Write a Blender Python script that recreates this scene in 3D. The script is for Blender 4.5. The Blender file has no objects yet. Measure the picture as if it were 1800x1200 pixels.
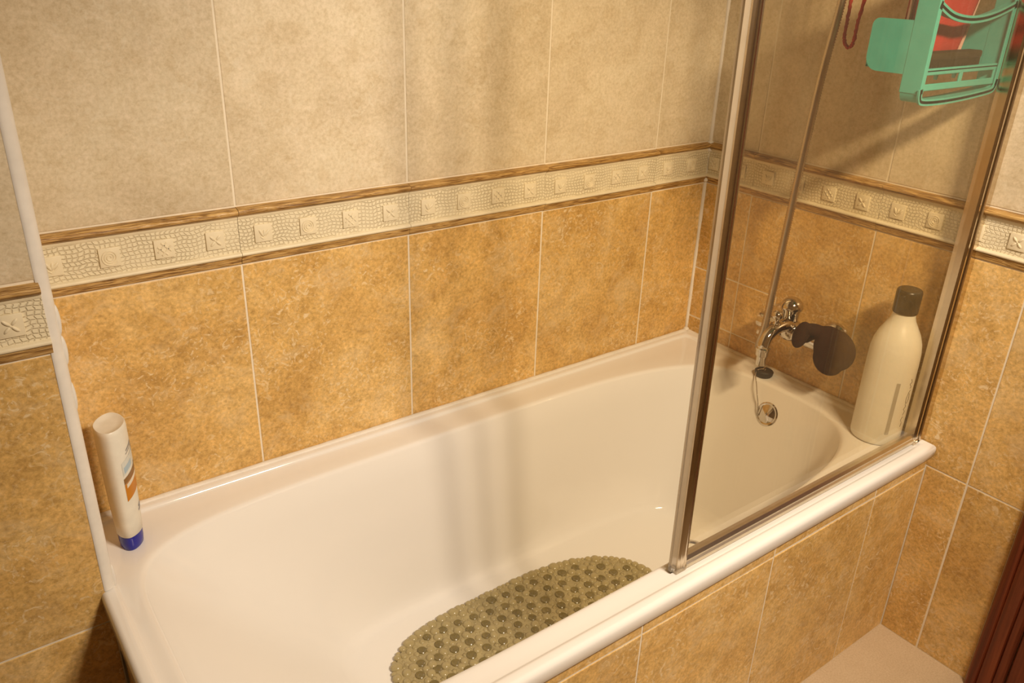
import bpy, bmesh, math, random
from mathutils import Vector, Matrix
from math import pi, sin, cos, radians as rad

random.seed(7)
S = bpy.context.scene
C = S.collection

# ------------------------------------------------------------------ camera
cam_d = bpy.data.cameras.new('camera')
cam_d.sensor_width = 36.0
cam_d.lens = 28.98
cam_d.clip_start = 0.02
cam = bpy.data.objects.new('camera', cam_d); C.objects.link(cam)
R = Vector((0.80377424, -0.594099, 0.03151743)); U = Vector((0.22634798, 0.35436587, 0.90729897))
F = Vector((0.55019411, 0.72212964, -0.41930326))
M = Matrix.Identity(4)
for i in range(3):
    M[i][0], M[i][1], M[i][2] = R[i], U[i], -F[i]
M.translation = Vector((-1.62724, -1.35508, 1.40098))
cam.matrix_world = M
S.camera = cam

# ------------------------------------------------------------------ world, lamps, exposure
w = bpy.data.worlds.new('world'); S.world = w; w.use_nodes = True
w.node_tree.nodes['Background'].inputs[0].default_value = (1, .85, .65, 1)
w.node_tree.nodes['Background'].inputs[1].default_value = 0.05
LAMP_X = (-0.620, -0.766, -0.912)
for lx in LAMP_X:                      # the three bulbs of the mirror lamp on the wall behind the camera
    L = bpy.data.lights.new('mirror_lamp_bulb', 'SPOT')
    L.energy = 55.0
    L.spot_size = rad(93); L.spot_blend = 1.0
    L.color = (1.0, 0.84, 0.645)
    L.shadow_soft_size = 0.06
    lo = bpy.data.objects.new('mirror_lamp_bulb', L); C.objects.link(lo)
    lo.location = (lx, -1.62, 1.92)
    lo.rotation_euler = (Vector((-.68, -.22, .58)) - lo.location).to_track_quat('-Z', 'Y').to_euler()
S.view_settings.view_transform = 'Standard'
S.view_settings.look = 'None'
S.view_settings.gamma = 1.0
S.view_settings.exposure = 0.0
S.view_settings.use_curve_mapping = False

# ------------------------------------------------------------------ helpers
def tag(o, label=None, cat=None, group=None, kind=None):
    if label: o['label'] = label
    if cat: o['category'] = cat
    if group: o['group'] = group
    if kind: o['kind'] = kind
    return o

def link(name, me, mat=None, parent=None, loc=(0, 0, 0), rot=(0, 0, 0)):
    o = bpy.data.objects.new(name, me); C.objects.link(o)
    o.location = loc; o.rotation_euler = rot
    if parent: o.parent = parent
    if mat and me is not None and not me.materials: me.materials.append(mat)
    return o

def empty(name, loc=(0, 0, 0), rz=0):
    o = bpy.data.objects.new(name, None); C.objects.link(o)
    o.location = loc; o.rotation_euler = (0, 0, rz); o.empty_display_size = .05
    return o

def mesh_of(bm, name, smooth=False, angle=None):
    bmesh.ops.recalc_face_normals(bm, faces=bm.faces)
    me = bpy.data.meshes.new(name); bm.to_mesh(me); bm.free()
    if smooth:
        for p in me.polygons: p.use_smooth = True
        if angle:
            me.set_sharp_from_angle(angle=rad(angle))
    return me

def B(): return bmesh.new()

def add_box(bm, x0, x1, y0, y1, z0, z1, bev=0, seg=1):
    vs = [bm.verts.new((x, y, z)) for x in (x0, x1) for y in (y0, y1) for z in (z0, z1)]
    fs = [(0, 1, 3, 2), (4, 6, 7, 5), (0, 4, 5, 1), (2, 3, 7, 6), (0, 2, 6, 4), (1, 5, 7, 3)]
    faces = [bm.faces.new([vs[i] for i in f]) for f in fs]
    if bev:
        es = list({e for f in faces for e in f.edges})
        bmesh.ops.bevel(bm, geom=es, offset=bev, segments=seg, profile=.5, affect='EDGES')
    return vs

def add_prism(bm, pts, z0, z1):
    a = [bm.verts.new((p[0], p[1], z0)) for p in pts]; b = [bm.verts.new((p[0], p[1], z1)) for p in pts]
    n = len(pts)
    bm.faces.new(a[::-1]); bm.faces.new(b)
    for i in range(n): bm.faces.new((a[i], a[(i + 1) % n], b[(i + 1) % n], b[i]))

def add_tube(bm, pts, r, n=10, caps=True):
    pts = [Vector(p) for p in pts]
    rs = r if isinstance(r, (list, tuple)) else [r] * len(pts)
    rings = []; prev = None
    for i, p in enumerate(pts):
        t = (pts[min(i + 1, len(pts) - 1)] - pts[max(i - 1, 0)]).normalized()
        if prev is None:
            up = Vector((0, 0, 1)) if abs(t.z) < .9 else Vector((1, 0, 0))
            a = t.cross(up).normalized()
        else:
            a = (prev - t * prev.dot(t)).normalized()
        prev = a; b = t.cross(a)
        rings.append([bm.verts.new(p + (a * cos(2 * pi * k / n) + b * sin(2 * pi * k / n)) * rs[i]) for k in range(n)])
    for i in range(len(rings) - 1):
        for k in range(n):
            bm.faces.new((rings[i][k], rings[i][(k + 1) % n], rings[i + 1][(k + 1) % n], rings[i + 1][k]))
    if caps:
        bm.faces.new(rings[0][::-1]); bm.faces.new(rings[-1])

def add_lathe(bm, prof, n=32, mat=None, cap0=True, cap1=True):
    """prof: list of (r, z); mat: optional Matrix applied to points"""
    rings = []
    for r, z in prof:
        ring = []
        for k in range(n):
            v = Vector((r * cos(2 * pi * k / n), r * sin(2 * pi * k / n), z))
            ring.append(bm.verts.new(mat @ v if mat else v))
        rings.append(ring)
    for i in range(len(rings) - 1):
        for k in range(n):
            bm.faces.new((rings[i][k], rings[i][(k + 1) % n], rings[i + 1][(k + 1) % n], rings[i + 1][k]))
    if cap0: bm.faces.new(rings[0][::-1])
    if cap1: bm.faces.new(rings[-1])

def add_ell(bm, c, r, rot=None, u=16, v=10):
    m = Matrix.Translation(c)
    if rot is not None: m = m @ rot
    m = m @ Matrix.Diagonal((r[0], r[1], r[2], 1))
    bmesh.ops.create_uvsphere(bm, u_segments=u, v_segments=v, radius=1, matrix=m)

def loft(bm, loops, cap0=False, cap1=False, closed=True):
    rings = [[bm.verts.new(p) for p in l] for l in loops]
    n = len(rings[0])
    for i in range(len(rings) - 1):
        for k in range(n if closed else n - 1):
            bm.faces.new((rings[i][k], rings[i][(k + 1) % n], rings[i + 1][(k + 1) % n], rings[i + 1][k]))
    if cap0: bm.faces.new(rings[0][::-1])
    if cap1: bm.faces.new(rings[-1])
    return rings

def smooth_path(pts, n=8):
    pts = [Vector(p) for p in pts]; out = []
    for i in range(len(pts) - 1):
        p0 = pts[max(i - 1, 0)]; p1 = pts[i]; p2 = pts[i + 1]; p3 = pts[min(i + 2, len(pts) - 1)]
        for k in range(n):
            t = k / n
            out.append(.5 * ((2 * p1) + (p2 - p0) * t + (2 * p0 - 5 * p1 + 4 * p2 - p3) * t * t + (3 * p1 - p0 - 3 * p2 + p3) * t ** 3))
    out.append(pts[-1]); return out

# ------------------------------------------------------------------ materials
class NT:
    def __init__(s, name):
        s.m = bpy.data.materials.new(name); s.m.use_nodes = True
        s.t = s.m.node_tree; s.bsdf = s.t.nodes['Principled BSDF']; s.out = s.t.nodes['Material Output']
    def n(s, typ, **kw):
        o = s.t.nodes.new(typ)
        for k, v in kw.items():
            if k.startswith('i_'):
                key = k[2:]
                o.inputs[int(key) if key.isdigit() else key.replace('_', ' ')].default_value = v
            else: setattr(o, k, v)
        return o
    def l(s, a, b): s.t.links.new(a, b)
    def ramp(s, fac, stops):
        r = s.n('ShaderNodeValToRGB'); cr = r.color_ramp
        while len(cr.elements) < len(stops): cr.elements.new(.5)
        for e, (p, c) in zip(cr.elements, stops):
            e.position = p; e.color = (*c, 1) if len(c) == 3 else c
        s.l(fac, r.inputs[0]); return r.outputs[0]
    def mix(s, fac, a, b, mode='MIX'):
        x = s.n('ShaderNodeMix', data_type='RGBA', blend_type=mode)
        for val, sock in ((fac, x.inputs[0]), (a, x.inputs[6]), (b, x.inputs[7])):
            if hasattr(val, 'is_linked') or hasattr(val, 'links'): s.l(val, sock)
            elif isinstance(val, (int, float)): sock.default_value = val
            else: sock.default_value = (*val, 1)
        return x.outputs[2]
    def coords(s, scale=(1, 1, 1), rnd=True):
        tc = s.n('ShaderNodeTexCoord'); mp = s.n('ShaderNodeMapping'); mp.inputs['Scale'].default_value = scale
        s.l(tc.outputs['Object'], mp.inputs[0])
        if rnd:
            oi = s.n('ShaderNodeObjectInfo'); mu = s.n('ShaderNodeMath', operation='MULTIPLY', i_1=37.0)
            s.l(oi.outputs['Random'], mu.inputs[0]); s.l(mu.outputs[0], mp.inputs['Location'])
        return mp.outputs[0]
    def noise(s, co, scale, detail=4, rough=.55, dist=0):
        n = s.n('ShaderNodeTexNoise'); n.inputs['Scale'].default_value = scale; n.inputs['Detail'].default_value = detail
        n.inputs['Roughness'].default_value = rough; n.inputs['Distortion'].default_value = dist
        s.l(co, n.inputs['Vector']); return n.outputs[0]
    def bump(s, h, strength=.3, dist=.001):
        b = s.n('ShaderNodeBump'); b.inputs['Strength'].default_value = strength; b.inputs['Distance'].default_value = dist
        s.l(h, b.inputs['Height']); s.l(b.outputs[0], s.bsdf.inputs['Normal'])
    def set(s, **kw):
        for k, v in kw.items():
            key = k.replace('_', ' ')
            if key == 'Base Color': v = (*v, 1)
            s.bsdf.inputs[key].default_value = v
        return s.m

def plain(name, col, rough=.5, metal=0, spec=.5, bumpy=None, coat=0):
    m = NT(name)
    m.set(Base_Color=col, Roughness=rough, Metallic=metal, Specular_IOR_Level=spec, Coat_Weight=coat)
    co = m.coords(rnd=False)
    nz = m.noise(co, 40, 3)
    c = m.ramp(nz, [(.3, tuple(x * .94 for x in col)), (.7, tuple(min(1, x * 1.04) for x in col))])
    m.l(c, m.bsdf.inputs['Base Color'])
    if bumpy:
        m.bump(m.noise(co, bumpy[0], 4), bumpy[1], bumpy[2])
    return m.m

def tile_mat(name, dark, mid, light, pit, fleck, amt=1.0, rough=.36):
    m = NT(name); co = m.coords()
    big = m.noise(co, 6.5, 4, .6, .5)
    medn = m.noise(co, 30, 6, .65, .6)
    fine = m.noise(co, 150, 5, .7, .2)
    base = m.ramp(big, [(.32, dark), (.52, mid), (.72, light)])
    # cloudy medium mottling and sandy grain, both as multipliers on the base
    k1 = 1 - .15 * amt; k2 = 1 + .13 * amt
    mm = m.ramp(medn, [(.34, (k1, k1 * .97, k1 * .92)), (.5, (1, 1, 1)), (.68, (k2, k2, k2 * 1.03))])
    c = m.mix(1.0, base, mm, 'MULTIPLY')
    g1 = 1 - .26 * amt; g2 = 1 + .24 * amt
    gm = m.ramp(fine, [(.33, (g1, g1 * .97, g1 * .92)), (.5, (1, 1, 1)), (.68, (g2, g2, g2 * 1.05))])
    c = m.mix(1.0, c, gm, 'MULTIPLY')
    # light shell-like flecks, gathered in patches
    fl = m.noise(co, 46, 5, .62, 2.6)
    patch = m.noise(co, 8, 3, .5, .3)
    f1 = m.ramp(fl, [(.55, (0, 0, 0)), (.64, (1, 1, 1))])
    p1 = m.ramp(patch, [(.40, (.22, .22, .22)), (.60, (1, 1, 1))])
    fm = m.mix(1.0, f1, p1, 'MULTIPLY')
    fm2 = m.n('ShaderNodeMath', operation='MULTIPLY', i_1=.85 * amt); m.l(fm, fm2.inputs[0])
    c = m.mix(fm2.outputs[0], c, fleck)
    cl = m.ramp(m.noise(co, 13, 5, .7, .9), [(.50, (0, 0, 0)), (.70, (1, 1, 1))])
    cm = m.n('ShaderNodeMath', operation='MULTIPLY', i_1=.42 * amt); m.l(cl, cm.inputs[0])
    c = m.mix(cm.outputs[0], c, tuple(x * .93 for x in fleck))
    # dark pits and short hair veins
    pv = m.noise(co, 62, 6, .66, 2.2)
    p2 = m.ramp(pv, [(.27, (1, 1, 1)), (.345, (0, 0, 0))])
    pp = m.ramp(m.noise(co, 11, 2, .5), [(.42, (.25, .25, .25)), (.6, (1, 1, 1))])
    p3 = m.mix(1.0, p2, pp, 'MULTIPLY')
    pm = m.n('ShaderNodeMath', operation='MULTIPLY', i_1=.72 * amt); m.l(p3, pm.inputs[0])
    c = m.mix(pm.outputs[0], c, pit)
    oi = m.n('ShaderNodeObjectInfo'); mr = m.n('ShaderNodeMapRange'); mr.inputs[3].default_value = .95; mr.inputs[4].default_value = 1.05
    m.l(oi.outputs['Random'], mr.inputs[0])
    hs = m.n('ShaderNodeHueSaturation'); m.l(mr.outputs[0], hs.inputs['Value']); m.l(c, hs.inputs['Color'])
    m.l(hs.outputs[0], m.bsdf.inputs['Base Color'])
    m.bump(fine, .25, .0006)
    return m.set(Roughness=rough, Specular_IOR_Level=.35)

def wood_band_mat(name, dark, mid, light):
    m = NT(name)
    co = m.coords((16, 300, 300)); g = m.noise(co, 1.0, 3, .6, 1.6)
    c = m.ramp(g, [(.38, dark), (.49, mid), (.62, light)])
    m.l(c, m.bsdf.inputs['Base Color']); m.bump(g, .9, .0016)
    return m.set(Roughness=.33, Specular_IOR_Level=.45)

def crackle_mat(name, col, line):
    m = NT(name); co = m.coords()
    sp = m.n('ShaderNodeSeparateXYZ'); m.l(co, sp.inputs[0])
    def warped(axis, freq, nsc, amp):
        mp = m.n('ShaderNodeMapping'); mp.inputs['Scale'].default_value = nsc; m.l(co, mp.inputs[0])
        nz = m.noise(mp.outputs[0], 1.0, 2, .5)
        a = m.n('ShaderNodeMath', operation='MULTIPLY', i_1=freq); m.l(sp.outputs[axis], a.inputs[0])
        b = m.n('ShaderNodeMath', operation='MULTIPLY', i_1=amp); m.l(nz, b.inputs[0])
        t = m.n('ShaderNodeMath', operation='ADD'); m.l(a.outputs[0], t.inputs[0]); m.l(b.outputs[0], t.inputs[1])
        p = m.n('ShaderNodeMath', operation='PINGPONG', i_1=.5); m.l(t.outputs[0], p.inputs[0])
        return m.ramp(p.outputs[0], [(.05, (1, 1, 1)), (.17, (0, 0, 0))])
    lu = warped(0, 128, (10, 60, 1), 3.0)
    lv = warped(1, 150, (26, 9, 1), 2.8)
    ln = m.mix(1.0, lu, lv, 'LIGHTEN')
    var = m.ramp(m.noise(co, 16, 2), [(.32, (.45, .45, .45)), (.6, (1, 1, 1))])
    k = m.mix(1, ln, var, 'MULTIPLY')
    kk = m.n('ShaderNodeMath', operation='MULTIPLY', i_1=.42); m.l(k, kk.inputs[0])
    m.l(m.mix(kk.outputs[0], col, line), m.bsdf.inputs['Base Color'])
    inv = m.n('ShaderNodeMath', operation='SUBTRACT', i_0=1.0); m.l(k, inv.inputs[1])
    m.bump(inv.outputs[0], .8, .0014)
    return m.set(Roughness=.42, Specular_IOR_Level=.4)

M_UP = tile_mat('tile_beige', (.61, .505, .345), (.68, .572, .40), (.72, .62, .445), (.42, .29, .155), (.76, .68, .53), .50, .34)
M_LO = tile_mat('tile_ochre', (.56, .335, .105), (.655, .415, .14), (.73, .50, .205), (.28, .145, .045), (.80, .62, .37), 1.0, .36)
M_GROUT = plain('grout', (.82, .73, .58), .75, 0, .2, (300, .3, .0006))
M_CREAM = crackle_mat('border_cream', (.81, .715, .51), (.47, .34, .17))
M_MED = plain('border_relief', (.80, .70, .50), .42, 0, .4, (120, .2, .0005))
M_BAND = wood_band_mat('border_wood', (.20, .095, .025), (.46, .26, .075), (.68, .44, .17))
def enamel():
    m = NT('tub_enamel'); co = m.coords(rnd=False)
    c = m.ramp(m.noise(co, 2.2, 1), [(.3, (.835, .805, .77)), (.7, (.85, .82, .785))]); m.l(c, m.bsdf.inputs['Base Color'])
    return m.set(Roughness=.09, Specular_IOR_Level=.5)
M_TUB = enamel()
M_WHITE = plain('white_pvc', (.78, .74, .69), .4, 0, .4)
M_SEAL = plain('white_sealant', (.80, .74, .66), .5, 0, .4, (60, .4, .002))
M_CHROME = plain('chrome', (.66, .62, .57), .08, 1)
M_CHROME_R = plain('aluminium_profile', (.70, .60, .46), .2, 1)
M_RAIL = plain('rail_metal', (.80, .72, .58), .34, 1)
M_HOSE = plain('hose_metal', (.56, .47, .36), .33, 1)
M_DARK = plain('dark_gap', (.035, .028, .02), .7, 0, .2)
M_BLACK = plain('black_rubber', (.03, .026, .022), .5, 0, .4, (200, .3, .0006))
M_FLOOR = None

def floor_mat():
    m = NT('floor_stone'); co = m.coords(rnd=False)
    f = m.noise(co, 260, 6, .7); g = m.noise(co, 14, 3)
    c = m.ramp(f, [(.3, (.50, .36, .22)), (.5, (.62, .47, .30)), (.7, (.70, .55, .37))])
    c2 = m.mix(.25, c, m.ramp(g, [(.3, (.52, .38, .23)), (.7, (.68, .53, .35))]))
    m.l(c2, m.bsdf.inputs['Base Color']); m.bump(f, .5, .0015)
    return m.set(Roughness=.8, Specular_IOR_Level=.2)
M_FLOOR = floor_mat()

def timber_mat():
    m = NT('red_timber'); co = m.coords((60, 60, 2.2), rnd=False)
    g = m.noise(co, 1, 6, .6, .8)
    c = m.ramp(g, [(.32, (.085, .016, .006)), (.5, (.16, .033, .011)), (.68, (.235, .055, .018))])
    m.l(c, m.bsdf.inputs['Base Color']); m.bump(g, .15, .001)
    return m.set(Roughness=.35, Specular_IOR_Level=.4)
M_TIMBER = timber_mat()

def glass_mat():
    m = NT('screen_glass'); t = m.t
    t.nodes.remove(m.bsdf)
    tr = m.n('ShaderNodeBsdfTransparent'); tr.inputs[0].default_value = (.985, .95, .865, 1)
    gl = m.n('ShaderNodeBsdfGlossy'); gl.inputs['Roughness'].default_value = .015
    df = m.n('ShaderNodeBsdfDiffuse'); df.inputs[0].default_value = (.66, .58, .42, 1)
    co = m.coords((1, 1, .35), rnd=False)
    hz = m.noise(co, 6, 6, .7, .5)
    r = m.ramp(hz, [(.3, (.008, .008, .008)), (.75, (.03, .03, .03))])
    mx1 = m.n('ShaderNodeMixShader'); m.l(r, mx1.inputs[0]); m.l(tr.outputs[0], mx1.inputs[1]); m.l(df.outputs[0], mx1.inputs[2])
    lw = m.n('ShaderNodeLayerWeight'); lw.inputs[0].default_value = .5       # Schlick on both faces
    pw = m.n('ShaderNodeMath', operation='POWER', i_1=5.0); m.l(lw.outputs['Facing'], pw.inputs[0])
    fm = m.n('ShaderNodeMath', operation='MULTIPLY_ADD', i_1=.9, i_2=.035); m.l(pw.outputs[0], fm.inputs[0])
    mx2 = m.n('ShaderNodeMixShader'); m.l(fm.outputs[0], mx2.inputs[0]); m.l(mx1.outputs[0], mx2.inputs[1]); m.l(gl.outputs[0], mx2.inputs[2])
    m.l(mx2.outputs[0], m.out.inputs[0])
    return m.m
M_GLASS = glass_mat()

def clear_plastic():
    m = NT('clear_seal_plastic'); t = m.t; t.nodes.remove(m.bsdf)
    tr = m.n('ShaderNodeBsdfTransparent'); tr.inputs[0].default_value = (.93, .90, .84, 1)
    df = m.n('ShaderNodeBsdfDiffuse'); co = m.coords(rnd=False)
    c = m.ramp(m.noise(co, 30, 2), [(.3, (.60, .49, .35)), (.7, (.66, .55, .40))]); m.l(c, df.inputs[0])
    gl = m.n('ShaderNodeBsdfGlossy'); gl.inputs['Roughness'].default_value = .1
    a = m.n('ShaderNodeMixShader'); a.inputs[0].default_value = .35; m.l(tr.outputs[0], a.inputs[1]); m.l(df.outputs[0], a.inputs[2])
    b = m.n('ShaderNodeMixShader'); b.inputs[0].default_value = .1; m.l(a.outputs[0], b.inputs[1]); m.l(gl.outputs[0], b.inputs[2])
    m.l(b.outputs[0], m.out.inputs[0]); return m.m
M_CLEAR = clear_plastic()

# ------------------------------------------------------------------ the room shell
ROT_Y = (pi / 2, 0, 0)               # local (u, v, n) -> (x, z, -y): faces the camera side
ROT_X = (pi / 2, 0, -pi / 2)         # local (u, v, n) -> (-y, z, -x): end wall
BT, BB = 1.0115, 0.9089              # border top and bottom
ZJ = 0.447
JB = [-.1892, -.5234, -.8577, -1.1883, -1.5176]      # joints of the back wall (x)
JE = [.1469, .4726, .788, 1.118]                       # joints of the end wall (-y)
JP = [-.1898, -.5151, -.8482, -1.178]                  # joints of the tub panel (x)
TD = .0065
tile_cache = {}

def tile_mesh(wd, ht, mat):
    key = (round(wd, 4), round(ht, 4), mat.name)
    if key not in tile_cache:
        bm = B(); add_box(bm, 0, wd, 0, ht, -TD, 0)
        top = [e for e in bm.edges if all(abs(v.co.z) < 1e-6 for v in e.verts)]
        bmesh.ops.bevel(bm, geom=top, offset=.0011, segments=2, profile=.5, affect='EDGES')
        me = mesh_of(bm, 'tile'); me.materials.append(mat); tile_cache[key] = me
    return tile_cache[key]

G = .0021
def put_tile(parent, plane, off, u0, u1, z0, z1, mat, proud=None):
    """plane 'y': u is x on the plane y = off; plane 'x': u is -y on the plane x = off"""
    g = G * random.uniform(.75, 1.15)
    me = tile_mesh(u1 - u0 - 2 * g, z1 - z0 - 2 * g, mat)
    d = random.uniform(-.0004, .0004) if proud is None else proud
    if plane == 'y': return link('tile', me, None, parent, (u0 + g, off + d, z0 + g), ROT_Y)
    return link('tile', me, None, parent, (off + d, -(u0 + g), z0 + g), ROT_X)

def slab(name, label, x0, x1, y0, y1, z0, z1, mat, cat='wall'):
    bm = B(); add_box(bm, x0, x1, y0, y1, z0, z1)
    o = link(name, mesh_of(bm, name), mat); return tag(o, label, cat, kind='structure')

TOP = 2.42
wall_back = slab('wall_back', 'long tiled wall behind the tub, beige above ochre with relief border', -1.6, .12, .0010, .12, 0, TOP, M_GROUT)
wall_right = slab('wall_right', 'tiled end wall carrying the tap, right of the corner', .0010, .12, -2.2, .0016, 0, TOP, M_GROUT)

# pier at the left (footprint with the corner cut out for the white edge bead)
bm = B()
add_prism(bm, [(-2.7, -.2086), (-1.5176, -.2086), (-1.5176, -.197), (-1.5055, -.197), (-1.5055, .12), (-2.7, .12)], 0, TOP)
wall_pier = tag(link('wall_pier', mesh_of(bm, 'wall_pier'), M_GROUT), 'tiled pier standing forward at the left end of the tub', 'wall', kind='structure')

rows_up = [(BT, 1.4715), (1.4715, 1.9315), (1.9315, 2.3915)]
for (z0, z1) in rows_up:
    edges = [0.0] + JB
    for i in range(5): put_tile(wall_back, 'y', 0, edges[i + 1], edges[i] - (.002 if i == 0 else 0), z0, z1, M_UP)
    e2 = [.0] + JE
    for i in range(4): put_tile(wall_right, 'x', 0, e2[i] + (.002 if i == 0 else 0), e2[i + 1], z0, z1, M_UP)
    for k in range(3): put_tile(wall_pier, 'y', -.2096, -1.5176 - .33 * (k + 1), -1.5176 - .33 * k, z0, z1, M_UP)
edges = [0.0] + JB
for i in range(5): put_tile(wall_back, 'y', 0, edges[i + 1], edges[i] - (.002 if i == 0 else 0), ZJ, BB, M_LO)
for k in range(3):
    put_tile(wall_pier, 'y', -.2096, -1.5176 - .33 * (k + 1), -1.5176 - .33 * k, ZJ, BB, M_LO)
    put_tile(wall_pier, 'y', -.2096, -1.5176 - .33 * (k + 1), -1.5176 - .33 * k, .0, ZJ, M_LO)
# end wall, lower rows: cut pieces around the tap pipe
put_tile(wall_right, 'x', 0, .002, JE[0], .685, BB, M_LO)
put_tile(wall_right, 'x', 0, .002, JE[0], .548, .685, M_LO)
put_tile(wall_right, 'x', 0, .002, JE[0], ZJ, .548, M_LO)
put_tile(wall_right, 'x', 0, JE[0], .262, .548, .685, M_LO)
# the tile with the notch (an L)
bm = B(); g = G
u0, u1 = JE[0] + g, JE[1] - g
pts = [(.262 + g, ZJ + g), (u1, ZJ + g), (u1, BB - g), (u0, BB - g), (u0, .685 + g), (.262 + g, .685 + g)]
add_prism(bm, [(p[0] - u0, p[1] - ZJ) for p in pts], -TD, 0)
link('tile', mesh_of(bm, 'tile'), M_LO, wall_right, (0, -u0, ZJ), ROT_X)
put_tile(wall_right, 'x', 0, JE[0], .262, ZJ, .548, M_LO)
put_tile(wall_right, 'x', 0, JE[1], JE[2], ZJ, BB, M_LO)
put_tile(wall_right, 'x', 0, JE[2], .903, ZJ, BB, M_LO)
put_tile(wall_right, 'x', 0, .699, JE[2], 0, ZJ, M_LO)
put_tile(wall_right, 'x', 0, JE[2], .903, 0, ZJ, M_LO)

# pier side facing the tub
for (z0, z1, m) in ((.505, BB, M_LO), (BB, BT, M_CREAM), (BT, 1.4715, M_UP), (1.4715, 1.9315, M_UP)):
    me = tile_mesh(.19, z1 - z0 - 2 * G, m)
    link('tile', me, None, wall_pier, (-1.5049, -.194, z0 + G), (pi / 2, 0, pi / 2))

# ---- relief border -------------------------------------------------------
BH = BT - BB
H0 = .0012
def strip_mesh(prof, wd, name, smooth=True):
    bm = B()
    a = [bm.verts.new((0, v, n)) for v, n in prof]; b = [bm.verts.new((wd, v, n)) for v, n in prof]
    for i in range(len(prof) - 1): bm.faces.new((a[i], b[i], b[i + 1], a[i + 1]))
    bm.faces.new(a[::-1]); bm.faces.new(b)
    bm.faces.new((a[0], a[-1], b[-1], b[0]))
    return mesh_of(bm, name, smooth, 35)

def arc(c, r, a0, a1, n):
    return [(c[0] + r[0] * cos(rad(a0 + (a1 - a0) * k / n)), c[1] + r[1] * sin(rad(a0 + (a1 - a0) * k / n))) for k in range(n + 1)]

body_prof = [(.0236, -.006), (.0236, .0034), (.0806, .0034), (.0806, -.006)]
bead_prof = [(.0162, -.006), (.0162, .0058)] + arc((.0198, .0062), (.0036, .0042), 180, 20, 8) + [(.0236, .0046), (.0242, .0035), (.0242, -.006)]
fillet_prof = [(.0800, -.006), (.0800, .0034), (.0815, .0044), (.0840, .0052), (.0866, .0058), (.0866, -.006)]
low_prof = [(H0, -.006), (H0, .0010), (.0028, .0030), (.0155, .0066), (.0162, .0060), (.0162, -.006)]
top_prof = [(.0858, -.006), (.0858, .0056), (.0880, .0096), (.0902, .0134)] + arc((.0942, .0090), (.0050, .0056), 150, 30, 6) + [(.1002, .0068), (.1010, .0024), (BH - H0, .0008), (BH - H0, -.006)]
border_cache = {}
def border_meshes(wd):
    k = round(wd, 4)
    if k not in border_cache:
        ms = []
        for prof, nm, mat in ((body_prof, 'border_tile', M_CREAM), (low_prof, 'wood_band', M_BAND), (top_prof, 'wood_band', M_BAND), (bead_prof, 'cream_bead', M_MED), (fillet_prof, 'cream_bead', M_MED)):
            me = strip_mesh(prof, wd, nm); me.materials.append(mat); ms.append(me)
        border_cache[k] = ms
    return border_cache[k]

def medallion(kind):
    bm = B(); h = .0155
    add_box(bm, -h, h, -h, h, -.003, .0032, .0010, 2)
    T = .0032
    if kind == 'spiral':
        pts = [((.0022 + .0106 * t) * cos(2 * pi * 2.9 * t), (.0022 + .0106 * t) * sin(2 * pi * 2.9 * t), T) for t in [k / 60 for k in range(61)]]
        add_tube(bm, pts, .0015, 6)
    elif kind == 'lattice':
        for s in (-.0042, 0.0042):
            for d in (1, -1):
                n = Vector((d, -1, 0)).normalized() * s if d == 1 else Vector((1, 1, 0)).normalized() * s
                t = Vector((1, d, 0)).normalized() * .0105
                add_tube(bm, [n - t + Vector((0, 0, T)), n + t + Vector((0, 0, T))], .0016, 6)
    elif kind == 'flower':
        for a in (45, 135, 225, 315):
            add_ell(bm, (.0068 * cos(rad(a)), .0068 * sin(rad(a)), T), (.0060, .0024, .0022), Matrix.Rotation(rad(a), 4, 'Z'), 10, 6)
        add_ell(bm, (0, 0, T), (.0022, .0022, .0016), None, 10, 6)
    else:                                           # leaf sprig
        for a, l, cx in ((118, .0082, -.0042), (80, .0064, .0012), (45, .0078, .0062)):
            add_ell(bm, (cx * .9, .0004 + .0005 * l, T), (l, .0026, .0022), Matrix.Rotation(rad(a), 4, 'Z'), 10, 6)
        add_tube(bm, [(-.006, -.006, T), (-.001, -.0098, T), (.004, -.0062, T), (.0092, -.001, T)], .0013, 6)
    me = mesh_of(bm, 'medallion', True, 40); me.materials.append(M_MED); return me
MED = [medallion(k) for k in ('leaf', 'spiral', 'lattice', 'flower')]

def put_border(parent, plane, off, u0, u1, t0, W):
    """one border tile from u0 to u1; t0 is where the full tile of width W starts in u"""
    g = .0003
    ms = border_meshes(u1 - u0 - 2 * g)
    d = random.uniform(-.0006, .0008); dz = random.uniform(-.0006, .0006)
    if plane == 'y': loc = (u0 + g, off - d, BB + dz); rot = ROT_Y
    else: loc = (off - d, -(u0 + g), BB + dz); rot = ROT_X
    o = link('border_tile', ms[0], None, parent, loc, rot)
    o['label'] = 'cream crackled border tile'
    for me in ms[1:3]: link('wood_band', me, None, o)['label'] = 'brown wood-grained edge band'
    for me in ms[3:]: link('cream_bead', me, None, o)['label'] = 'smooth cream bead'
    for k in range(4):
        c = t0 + (k + .5) * W / 4
        if u0 + .012 < c < u1 - .012:
            link('medallion', MED[k], None, o, (c - u0 - g, .0515, .0034))
edges = [0.0] + JB
for i in range(5):
    W = edges[i] - edges[i + 1] if i else .33
    put_border(wall_back, 'y', 0, edges[i + 1], edges[i] - (.004 if i == 0 else 0), edges[i + 1], W)
e2 = [.0] + JE
for i in range(3):
    W = e2[i + 1] - e2[i] if i else .33
    put_border(wall_right, 'x', 0, e2[i] + (.004 if i == 0 else 0), min(e2[i + 1], .903), e2[i + 1] - W, W)
put_border(wall_right, 'x', 0, JE[2], .903, JE[2], .33)
for k in range(3): put_border(wall_pier, 'y', -.2096, -1.5176 - .33 * (k + 1), -1.5176 - .33 * k, -1.5176 - .33 * (k + 1), .33)

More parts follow.
